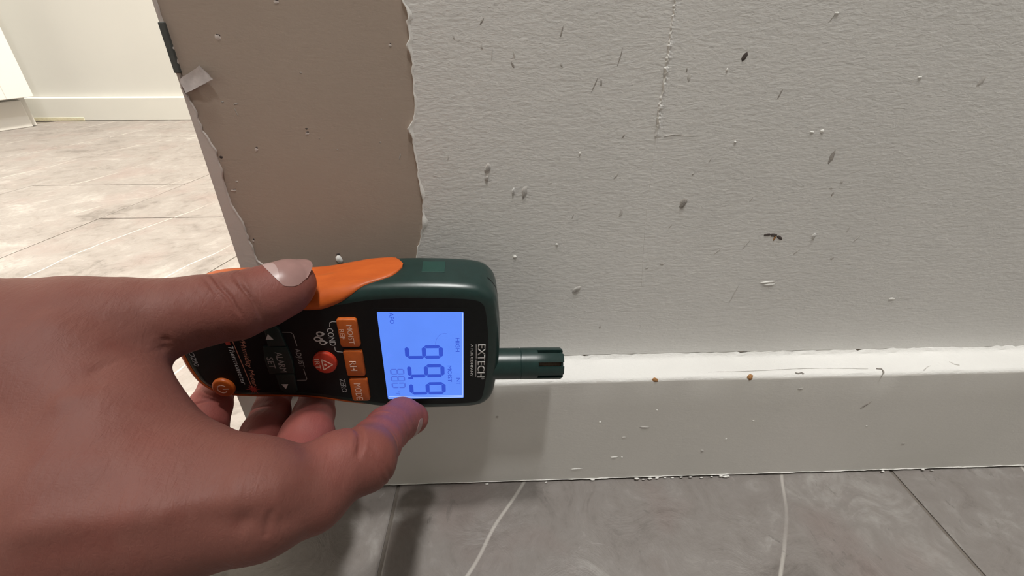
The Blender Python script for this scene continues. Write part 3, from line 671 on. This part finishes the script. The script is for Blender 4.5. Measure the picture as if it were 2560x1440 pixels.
flat('arrow_icon', [(-62.0, -24.3), (-59.0, -24.1), (-60.5, -21.3)], KW + 1.1, 'print_white', ka); flat('arrow_icon', [(-61.2, -49.4), (-58.4, -49.4), (-59.9, -52.3)], KW + 1.1, 'print_white', kc)
# panel print
P0 = KW
text('lettering', 'ZERO', -37.0, -34.6, -47.8, -56.0, P0, 'print_grey', panel); text('lettering', 'COND', -37.9, -35.4, -19.4, -28.6, P0, 'print_white', panel)
text('lettering', 'ADJUST', -52.2, -50.1, -30.2, -40.6, P0, 'print_grey', panel)
stroke('bracket', [(-33.4, -16.1), (-35.3, -16.0), (-36.2, -16.5), (-36.6, -18.7)], 0.28, P0, 'print_white', panel); stroke('bracket', [(-36.2, -29.2), (-36.3, -31.0), (-35.6, -32.0), (-33.4, -32.2)], 0.28, P0, 'print_white', panel)
stroke('bracket', [(-55.4, -21.3), (-52.2, -21.4), (-51.4, -22.4), (-51.1, -28.6)], 0.28, P0, 'print_grey', panel); stroke('bracket', [(-50.9, -41.6), (-50.6, -47.4), (-51.0, -48.2), (-54.8, -48.2)], 0.28, P0, 'print_grey', panel)
for (u, v, s) in ((-41.0, -22.3, 1.0), (-42.3, -25.0, 1.05), (-40.6, -26.9, 0.95)):
    pts = [(u + 2.1 * s, v)] + [(u + 1.45 * s * math.cos(t), v + 1.35 * s * math.sin(t)) for t in np.linspace(0.9, 2 * math.pi - 0.9, 14)]
    flat('drop_icon', pts, P0, 'print_white', panel); flat('drop_icon', [(u + 0.55 * (a - u) - 0.1, v + 0.5 * (b - v)) for a, b in pts], P0 + 0.06, 'black', panel, 0.02)
text('lettering', '/Humidity Meter', -72.7, -70.6, -24.6, -51.4, P0, 'print_salmon', panel, shear=0.25, slope=-1.0)
text('lettering', 'Thermometer', -78.0, -75.9, -28.6, -50.4, P0, 'print_grey', panel, shear=0.25, bold=0.010)
text('lettering', 'MO290', -93.9, -91.9, -28.6, -39.4, P0, 'print_grey', panel, shear=0.2)
stroke('beam_print', [(-75.5, -24.6), (-74.3, -52.5)], 0.32, P0, 'print_salmon', panel)
flat('print_square', [(-78.4, -26.2), (-76.6, -26.2), (-76.6, -27.9), (-78.4, -27.9)], P0, 'print_red', panel)
star = []
for k in range(24):
    r = (2.9 if k % 4 == 0 else 2.2) if k % 2 == 0 else 0.95; star.append((-74.0 + r * math.cos(k * math.pi / 12), -53.3 + r * 1.1 * math.sin(k * math.pi / 12)))
flat('starburst_print', star, P0, 'print_red', panel)
# battery-latch window on the upper flank
for nm, (u0, u1, w0, w1), mt, dv in (('side_label', (-0.2, 9.0, -18.8, -10.6), 'latch', 0.12),):
    bm = box_bm((u0, 0.2, w0), (u1, 0.9 + dv, w1), 0.1); bm_obj(nm, bm, M[mt], meter)
# back shell seam round the head end
vs, fs = [], []
sel = [i for i in range(N) if OUT[i][0] > 26]
for i in sel:
    for s in (S1 + 6.0, S1 + 6.4, S1 + 6.8): vs.append(shell(i, s, 0.05 if s != S1 + 6.4 else 0.12))
fs = [(j * 3 + k, j * 3 + k + 1, (j + 1) * 3 + k + 1, (j + 1) * 3 + k) for j in range(len(sel) - 1) for k in range(2)]
mesh_obj('shell_seam', vs, [f[::-1] for f in fs], M['black'], meter, True)
# probe
PV, PW = -47.4, -8.0
def lathe(name, prof_, mat, parent, n=40, a0=0.0, a1=2 * math.pi):
    full = abs(a1 - a0 - 2 * math.pi) < 1e-6; m = n if full else n + 1; vs, fs = [], []
    for (u, r) in prof_:
        for k in range(m):
            a = a0 + (a1 - a0) * k / n; vs.append((u, PV + r * math.cos(a), PW + r * math.sin(a)))
    L = len(prof_)
    for j in range(L if not full else L - 1):
        j2 = (j + 1) % L
        for k in range(n): fs.append((j * m + k, j * m + (k + 1) % m, j2 * m + (k + 1) % m, j2 * m + k))
    if full:
        fs += [tuple(range(m - 1, -1, -1)), tuple(range((L - 1) * m, L * m))]
    else:
        fs += [tuple(j * m for j in range(L)), tuple(j * m + n for j in reversed(range(L)))]
    bm = bmesh.new(); vv = [bm.verts.new([c * MM for c in v]) for v in vs]
    for f in fs:
        try: bm.faces.new([vv[i] for i in f])
        except ValueError: pass
    o = bm_obj(name, bm, M[mat], parent); smooth_angle(o, 40); return o
probe = lathe('probe', [(29, 7.25), (42.2, 7.25), (42.4, 7.05), (42.7, 7.05), (42.9, 7.3), (50.2, 7.35), (50.5, 7.1), (50.5, 3.0)], 'green', meter)
lathe('sensor_core', [(50.0, 4.9), (61.2, 4.9), (61.4, 4.6)], 'sensor', probe, 24)
NB = 7
for k in range(NB):
    c = 2 * math.pi * k / NB + math.radians(78.0); hw = math.radians(17.5)
    lathe('guard_bar', [(49.8, 5.5), (49.8, 7.35), (61.4, 7.35), (62.3, 6.7), (62.3, 5.5)], 'green', probe, 6, c - hw, c + hw)
lathe('guard_ring', [(61.0, 4.8), (61.0, 6.0), (61.8, 6.0), (62.0, 5.8), (62.0, 4.8)], 'green', probe, 32)

# ================================================================ HAND (one continuous surface from a blended volume)
def chain(pts): return [(at(x, y, Z), r) for x, y, Z, r in pts]
thumb = chain([(215, 832, 145, 16.0), (330, 806, 150, 13.8), (420, 795, 154, 12.6), (500, 778, 159, 11.8), (590, 764, 165, 11.7), (660, 742, 170, 10.7), (708, 722, 173.2, 9.85), (727, 709, 175.6, 8.95)])
index = chain([(560, 1255, 130, 15.0), (660, 1245, 132, 15.0), (770, 1222, 140, 12.6), (850, 1166, 147, 10.6), (910, 1149, 152, 10.0), (938, 1110, 168, 8.9), (970, 1072, 190, 8.9), (1005, 1047, 207.3, 8.95), (1032, 1046, 212, 7.0)])
middle = chain([(520, 1290, 156, 13.0), (650, 1240, 172, 12.0), (735, 1160, 190, 11.2), (769, 1090, 201, 10.8), (785, 1035, 222, 9.1), (794, 985, 243, 8.4), (800, 935, 249, 7.8)])
ring = chain([(470, 1300, 176, 12.5), (570, 1230, 186, 11.5), (640, 1140, 197, 10.4), (660, 1085, 207, 9.4), (679, 1030, 223, 8.3), (688, 985, 242, 7.8), (700, 935, 248, 7.5)])
pinky = chain([(400, 1290, 192, 12.0), (465, 1200, 196, 10.6), (508, 1095, 203, 9.4), (526, 1015, 214, 8.6), (545, 965, 230, 7.8), (565, 915, 236, 7.2)])
palm = [chain(c) for c in (
    [(-300, 985, 135, 27), (-150, 945, 138, 28), (0, 938, 138, 27.5), (110, 900, 140, 22.5), (215, 842, 144, 17)],
    [(-150, 1220, 128, 34), (60, 1250, 128, 31), (250, 1250, 126, 24), (430, 1260, 127, 18.5), (600, 1250, 130, 15.5)],
    [(0, 1040, 134, 28), (150, 990, 136, 22), (250, 1070, 132, 18), (390, 1200, 129, 15)],
    [(270, 850, 147, 13.0), (290, 910, 145, 10.0), (310, 1000, 140, 10.0), (362, 1090, 137, 10.5), (450, 1170, 133, 11), (600, 1215, 131, 11.0)],
    [(0, 1200, 152, 24), (250, 1230, 152, 18), (520, 1285, 156, 13.5)],
    [(0, 1200, 172, 20), (230, 1240, 172, 16), (470, 1295, 176, 13)],
    [(0, 1180, 188, 16), (200, 1230, 188, 14.5), (400, 1290, 192, 12.5)])]
forearm = [[(at(-150, 1090, 135), 34), (at(-480, 1090, 138), 30), (at(-1000, 1110, 140), 34), (at(-1900, 1150, 140), 41), (at(-2300, 1170, 140), 42)]]

H = 0.66
allp = [p for c in (thumb, index, middle, ring, pinky, *palm, *forearm) for p in c]
lo = np.min([p - r - 6 for p, r in allp], 0); hi = np.max([p + r + 6 for p, r in allp], 0)
dims = np.ceil((hi - lo) / H).astype(int) + 1
def smin(a, b, k):
    h = np.clip(0.5 + 0.5 * (b - a) / k, 0, 1); return b + (a - b) * h - k * h * (1 - h)
FAR = np.float32(16.0)
axes = [(lo[i] + H * np.arange(dims[i])).astype(np.float32) for i in range(3)]
def cone_into(arr, a, ra, b, rb, k):
    pad = max(ra, rb) + 15
    mn = np.minimum(a, b) - pad; mx = np.maximum(a, b) + pad
    s = [slice(max(0, int((mn[i] - lo[i]) / H)), min(dims[i], int((mx[i] - lo[i]) / H) + 2)) for i in range(3)]
    X = axes[0][s[0]][:, None, None] - np.float32(a[0]); Y = axes[1][s[1]][None, :, None] - np.float32(a[1]); Z = axes[2][s[2]][None, None, :] - np.float32(a[2])
    ba = (b - a).astype(np.float32); l2 = float(ba @ ba) + 1e-6
    t = np.clip((X * ba[0] + Y * ba[1] + Z * ba[2]) / l2, 0, 1)
    d = np.sqrt((X - t * ba[0]) ** 2 + (Y - t * ba[1]) ** 2 + (Z - t * ba[2]) ** 2) - (ra + t * (rb - ra))
    sl = tuple(s); arr[sl] = smin(arr[sl], np.minimum(d, FAR).astype(np.float32), k)
def group(chains, k):
    arr = np.full(dims, FAR, np.float32)
    for c in chains:
        for (a, ra), (b, rb) in zip(c[:-1], c[1:]): cone_into(arr, a, ra, b, rb, k)
    return arr
pal = group(palm + forearm, 7.0)
phi = pal.copy()
for c in (thumb, index, middle, ring, pinky):
    mn = np.min([p - r - 17 for p, r in c], 0); mx = np.max([p + r + 17 for p, r in c], 0)
    sl = tuple(slice(max(0, int((mn[i] - lo[i]) / H)), min(dims[i], int((mx[i] - lo[i]) / H) + 2)) for i in range(3))
    o_lo, o_dims, o_axes = lo, dims, axes                 # evaluate the digit on its own sub-grid
    lo = np.array([o_lo[i] + H * sl[i].start for i in range(3)]); dims = np.array([sl[i].stop - sl[i].start for i in range(3)]); axes = [o_axes[i][sl[i]] for i in range(3)]
    g_ = group([c], 2.2)
    lo, dims, axes = o_lo, o_dims, o_axes
    phi[sl] = np.minimum(phi[sl], smin(pal[sl], g_, 5.0))

def surface_nets(p):
    ins_ = p < 0
    nx, ny, nz = p.shape
    cs = np.zeros((nx - 1, ny - 1, nz - 1), np.uint8)
    for dx in (0, 1):
        for dy in (0, 1):
            for dz in (0, 1): cs += ins_[dx:nx - 1 + dx, dy:ny - 1 + dy, dz:nz - 1 + dz]
    act = np.argwhere((cs > 0) & (cs < 8))
    ids = np.full(cs.shape, -1, np.int32); ids[tuple(act.T)] = np.arange(len(act))
    acc = np.zeros((len(act), 3)); cnt = np.zeros(len(act))
    for ax in range(3):
        o1, o2 = [k for k in range(3) if k != ax]
        for i in (0, 1):
            for j in (0, 1):
                c0 = act.copy(); c0[:, o1] += i; c0[:, o2] += j; c1 = c0.copy(); c1[:, ax] += 1
                f0, f1 = p[tuple(c0.T)], p[tuple(c1.T)]; m = (f0 < 0) != (f1 < 0)
                t = np.where(m, f0 / np.where(m, f0 - f1, 1), 0)
                q = c0.astype(float); q[:, ax] += t; acc[m] += q[m]; cnt[m] += 1
    vv = acc / cnt[:, None]; quads = []
    for ax in range(3):
        o1, o2 = (ax + 1) % 3, (ax + 2) % 3
        s0 = [slice(None)] * 3; s1 = [slice(None)] * 3; s0[ax] = slice(0, -1); s1[ax] = slice(1, None)
        for k in (o1, o2):
            s0[k] = slice(1, -1); s1[k] = slice(1, -1)
        ch = ins_[tuple(s0)] != ins_[tuple(s1)]; e = np.argwhere(ch)
        e[:, o1] += 1; e[:, o2] += 1
        fl = ins_[tuple(e.T)]
        def cid(a, b):
            q = e.copy(); q[:, o1] -= a; q[:, o2] -= b; return ids[tuple(q.T)]
        q4 = np.stack([cid(1, 1), cid(0, 1), cid(0, 0), cid(1, 0)], 1)
        q4[~fl] = q4[~fl][:, ::-1]; quads.append(q4)
    return vv, np.concatenate(quads)
sv, sq = surface_nets(phi)
sv = sv * H + lo
def sample(P):
    g = (P - lo) / H; i = np.clip(np.floor(g).astype(int), 0, dims - 2); f = g - i; out = 0
    for dx in (0, 1):
        for dy in (0, 1):
            for dz in (0, 1):
                wt = (f[:, 0] if dx else 1 - f[:, 0]) * (f[:, 1] if dy else 1 - f[:, 1]) * (f[:, 2] if dz else 1 - f[:, 2])
                out = out + wt * phi[i[:, 0] + dx, i[:, 1] + dy, i[:, 2] + dz]
    return out
def grad(P):
    e = 0.8; G = np.stack([sample(P + V(*d) * e) - sample(P - V(*d) * e) for d in ((1, 0, 0), (0, 1, 0), (0, 0, 1))], 1)
    return G / (np.linalg.norm(G, axis=1)[:, None] + 1e-9)
# creases: grooves across the digits, cut along the surface normal
gn = grad(sv); disp = np.zeros(len(sv))
toward = -FWD
def crease(chain_, px, py, tilt, depth, width, side, lim=13.0, half=8.0, px_dir=None):
    """groove where the digit passes (px,py): plane through that point, normal along the digit turned by tilt degrees in view"""
    best = min(range(len(chain_) - 1), key=lambda i: np.linalg.norm((chain_[i][0] + chain_[i + 1][0]) / 2 - at(px, py, (chain_[i][0] - CAM) @ FWD)))
    a, b = chain_[best][0], chain_[best + 1][0]; ax = (b - a) / np.linalg.norm(b - a)
    Zm = ((a + b) / 2 - CAM) @ FWD; c = at(px, py, Zm)
    t = math.radians(tilt); ax = ax * math.cos(t) + np.cross(FWD, ax) * math.sin(t)
    rel = sv - c; s = rel @ ax; s = s + 0.14 * np.sin(rel @ np.cross(ax, FWD) * 0.8 + px)
    r = np.linalg.norm(rel - np.outer(rel @ ax, ax), axis=1)
    msk = np.clip(gn @ side * 1.6 + 0.2, 0, 1) * np.clip((lim - r) / 3, 0, 1)
    lat = rel @ (np.cross(ax, FWD) / np.linalg.norm(np.cross(ax, FWD)))
    msk *= np.exp(-(lat / half) ** 4)
    disp[:] -= depth * np.exp(-(s / width) ** 2) * msk
    disp[:] += 0.25 * depth * (np.exp(-((np.abs(s) - 2.2 * width) / (1.3 * width)) ** 2)) * msk
for px, py, tl, dp, wd, hf in ((566, 745, -26, 1.0, 0.55, 9), (588, 765, -20, 0.7, 0.5, 7), (548, 750, -30, 0.35, 0.45, 6), (622, 760, -12, 0.95, 0.55, 7.5), (640, 770, -8, 0.4, 0.4, 4), (520, 775, -24, 0.25, 0.5, 5), (604, 740, -18, 0.3, 0.4, 4)):
    crease(thumb, px, py, tl, dp, wd, toward, 16, hf)
crease(index, 895, 1072, 38, 0.9, 0.8, toward - DOWN * 0.9, 12, 9); crease(index, 915, 1072, 20, 0.45, 0.6, toward - DOWN * 0.6, 12, 8)
for px, py in ((955, 1170), (940, 1180), (968, 1150)): crease(index, px, py, -35, 0.35, 0.6, toward + RIGHT, 14, 7)
crease(middle, 772, 1052, 8, 0.45, 0.6, toward, 14, 9); crease(middle, 768, 1066, 4, 0.35, 0.5, toward, 14, 9)
crease(ring, 668, 1062, 6, 0.35, 0.6, toward, 14, 9); crease(pinky, 516, 1010, -14, 0.5, 0.6, toward, 13, 9); crease(pinky, 512, 1024, -10, 0.35, 0.5, toward, 13, 9)
# tendon and vein relief on the back of the hand
def ridge(pts, amp, width):
    P = [at(*p) for p in pts]
    d2 = np.full(len(sv), 1e9)
    for a, b in zip(P[:-1], P[1:]):
        ba = b - a
        # distance measured across the viewing direction at the surface
        rel = sv - a; t = np.clip((rel @ ba) / (ba @ ba), 0, 1); q = rel - t[:, None] * ba; q = q - np.outer(q @ FWD, FWD)
        d2 = np.minimum(d2, (q ** 2).sum(1))
    disp[:] += 1.5 * amp * np.exp(-d2 / width ** 2) * np.clip(gn @ toward, 0, 1)
ridge([(40, 800, 118), (150, 870, 118), (280, 930, 120)], 0.7, 2.2)
ridge([(60, 1020, 106), (200, 1000, 108), (330, 980, 118)], 0.8, 2.4)
ridge([(180, 1180, 102), (330, 1130, 106), (430, 1110, 112)], 0.7, 3.0)
ridge([(60, 1330, 100), (300, 1310, 104), (560, 1270, 112), (680, 1230, 118)], 1.0, 4.0)
ridge([(652, 1352, 116), (658, 1322, 116), (662, 1296, 116)], -0.35, 0.6)
ridge([(130, 940, 112), (160, 910, 112), (185, 885, 114)], -0.5, 0.9)
ridge([(440, 960, 128), (470, 1040, 126), (500, 1090, 124)], -0.6, 1.6)
ridge([(440, 905, 132), (360, 915, 126), (250, 925, 122)], -1.6, 5.0)
ridge([(330, 1010, 118), (390, 1090, 118), (480, 1150, 118)], -0.9, 5.0)
ridge([(420, 1330, 104), (560, 1345, 108), (700, 1320, 118)], -0.7, 3.0)
ridge([(600, 1200, 118), (700, 1160, 122), (800, 1150, 126)], 0.6, 4.0)
# soft lumps so the skin is not a perfect tube
for _ in range(46):
    c = sv[rng.integers(len(sv))]; rr = rng.uniform(6, 14); disp += rng.normal(0, 0.22) * np.exp(-((sv - c) ** 2).sum(1) / rr ** 2)
sv2 = sv + gn * disp[:, None]
def near(chain_, P):
    d = np.full(len(P), 1e9)
    for (a, ra), (b, rb) in zip(chain_[:-1], chain_[1:]):
        ba = b - a; t = np.clip((P - a) @ ba / (ba @ ba), 0, 1); d = np.minimum(d, np.linalg.norm(P - a - t[:, None] * ba, axis=1) - ra)
    return d
pw = np.zeros(len(sv))
for c_, k_ in ((middle[2:], 0.85), (ring[2:], 0.8), (pinky[1:], 0.9), (index[5:], 0.7), (thumb[6:], 0.25)):
    pw = np.maximum(pw, k_ * np.clip(1 - (near(c_, sv) - 1.0) / 5.0, 0, 1))
pw = np.maximum(pw, 0.35 * np.clip(1 - (near(index[3:6], sv) - 1.0) / 6.0, 0, 1) * np.clip(gn @ -DOWN + 0.3, 0, 1))
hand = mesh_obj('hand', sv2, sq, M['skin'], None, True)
att = hand.data.attributes.new('palmar', 'FLOAT', 'POINT'); att.data.foreach_set('value', pw.astype(np.float32))
tag(hand, 'bare hand reaching in from the left, thumb on top, gripping the moisture meter', 'hand')

def nail(name, base, tip, nrm, length, half_w, mat, lun=None, along0=0.0, reach=99.0):
    """nail plate laid over the digit's own surface"""
    ax = tip - base; ax /= np.linalg.norm(ax); nrm = nrm - ax * (nrm @ ax); nrm /= np.linalg.norm(nrm); sd = np.cross(ax, nrm)
    nu, nv = 16, 14; pts = []; ext = []
    for i in range(nu + 1):
        for j in range(nv + 1):
            s, t = i / nu, 2 * j / nv - 1
            e = 1 - 0.16 * t * t if True else 1
            l = (s * (1 - 0.34 * abs(t) ** 3) + (1 - s) * (0.10 * t * t)) * length
            wv = half_w * t * (0.92 + 0.08 * math.sin(math.pi * s)) * (1 - 0.10 * (1 - s) ** 3)
            a = wv
            ext.append(max(0.0, along0 + l - reach)); pts.append(base + ax * min(along0 + l, reach) + (nrm * math.cos(a) + sd * math.sin(a)) * 14)
    P = np.array(pts); axp = base + np.outer((P - base) @ ax, ax)
    for _ in range(30):
        d = sample(P) - 0.14; dirn = axp - P; dirn /= np.linalg.norm(dirn, axis=1)[:, None] + 1e-9
        P = P + dirn * (d * 0.8)[:, None]
    inw = (axp - P) / (np.linalg.norm(axp - P, axis=1)[:, None] + 1e-9); ext = np.array(ext)[:, None]
    P = P + ax * ext + inw * (0.22 * ext + 0.10 * ext ** 2); axp = axp + ax * ext
    g = P; n1 = nv + 1
    # lift the free edge a little past the fingertip
    for j in range(n1): g[nu * n1 + j] += ax * 0.5
    inner = g + (axp - g) / np.linalg.norm(axp - g, axis=1)[:, None] * 0.7
    m = len(g); fs = []
    for i in range(nu):
        for j in range(nv):
            f = (i * n1 + j, i * n1 + j + 1, (i + 1) * n1 + j + 1, (i + 1) * n1 + j); fs += [f, tuple(k + m for k in reversed(f))]
    rim = [j for j in range(n1)] + [i * n1 + nv for i in range(1, nu + 1)] + [nu * n1 + j for j in range(nv - 1, -1, -1)] + [i * n1 for i in range(nu - 1, 0, -1)]
    for k in range(len(rim)): a, b = rim[k], rim[(k + 1) % len(rim)]; fs.append((b, a, a + m, b + m))
    bm = bmesh.new(); vv = [bm.verts.new([float(c) * MM for c in p]) for p in list(g) + list(inner)]
    for f in fs: bm.faces.new([vv[i] for i in f])
    o = bm_obj(name, bm, M[mat], hand); smooth_angle(o, 45)
    if lun:
        vs, fl = [], []
        for i in range(6):
            for j in range(nv + 1):
                t = 2 * j / nv - 1; ii = i * 0.72 * max(0.02, 1 - 1.5 * t * t); i0 = int(ii); f = ii - i0
                p = g[i0 * n1 + j] * (1 - f) + g[min(i0 + 1, nu) * n1 + j] * f
                out = p - axp[i0 * n1 + j]; vs.append(p + out / np.linalg.norm(out) * 0.05)
        for i in range(5):
            for j in range(nv): fl.append((i * n1 + j, i * n1 + j + 1, (i + 1) * n1 + j + 1, (i + 1) * n1 + j))
        bm = bmesh.new(); vv = [bm.verts.new([float(c) * MM for c in p]) for p in vs]
        for f in fl: bm.faces.new([vv[i] for i in f])
        l = bm_obj('lunula', bm, M['lunula'], o); l.data.polygons.foreach_set('use_smooth', [True] * len(l.data.polygons))
    return o
nail('thumb_nail', at(640, 750, 169), at(727, 709, 176), -FWD * 0.62 - DOWN * 0.80 + RIGHT * 0.1, 15.0, math.radians(60), 'nail', True, 6.8, 18.3)
nail('index_nail', index[-3][0], index[-2][0], RIGHT * 0.80 + DOWN * 0.50 + FWD * 0.30, 9.0, math.radians(38), 'nail', None, 11.5, 17.0)
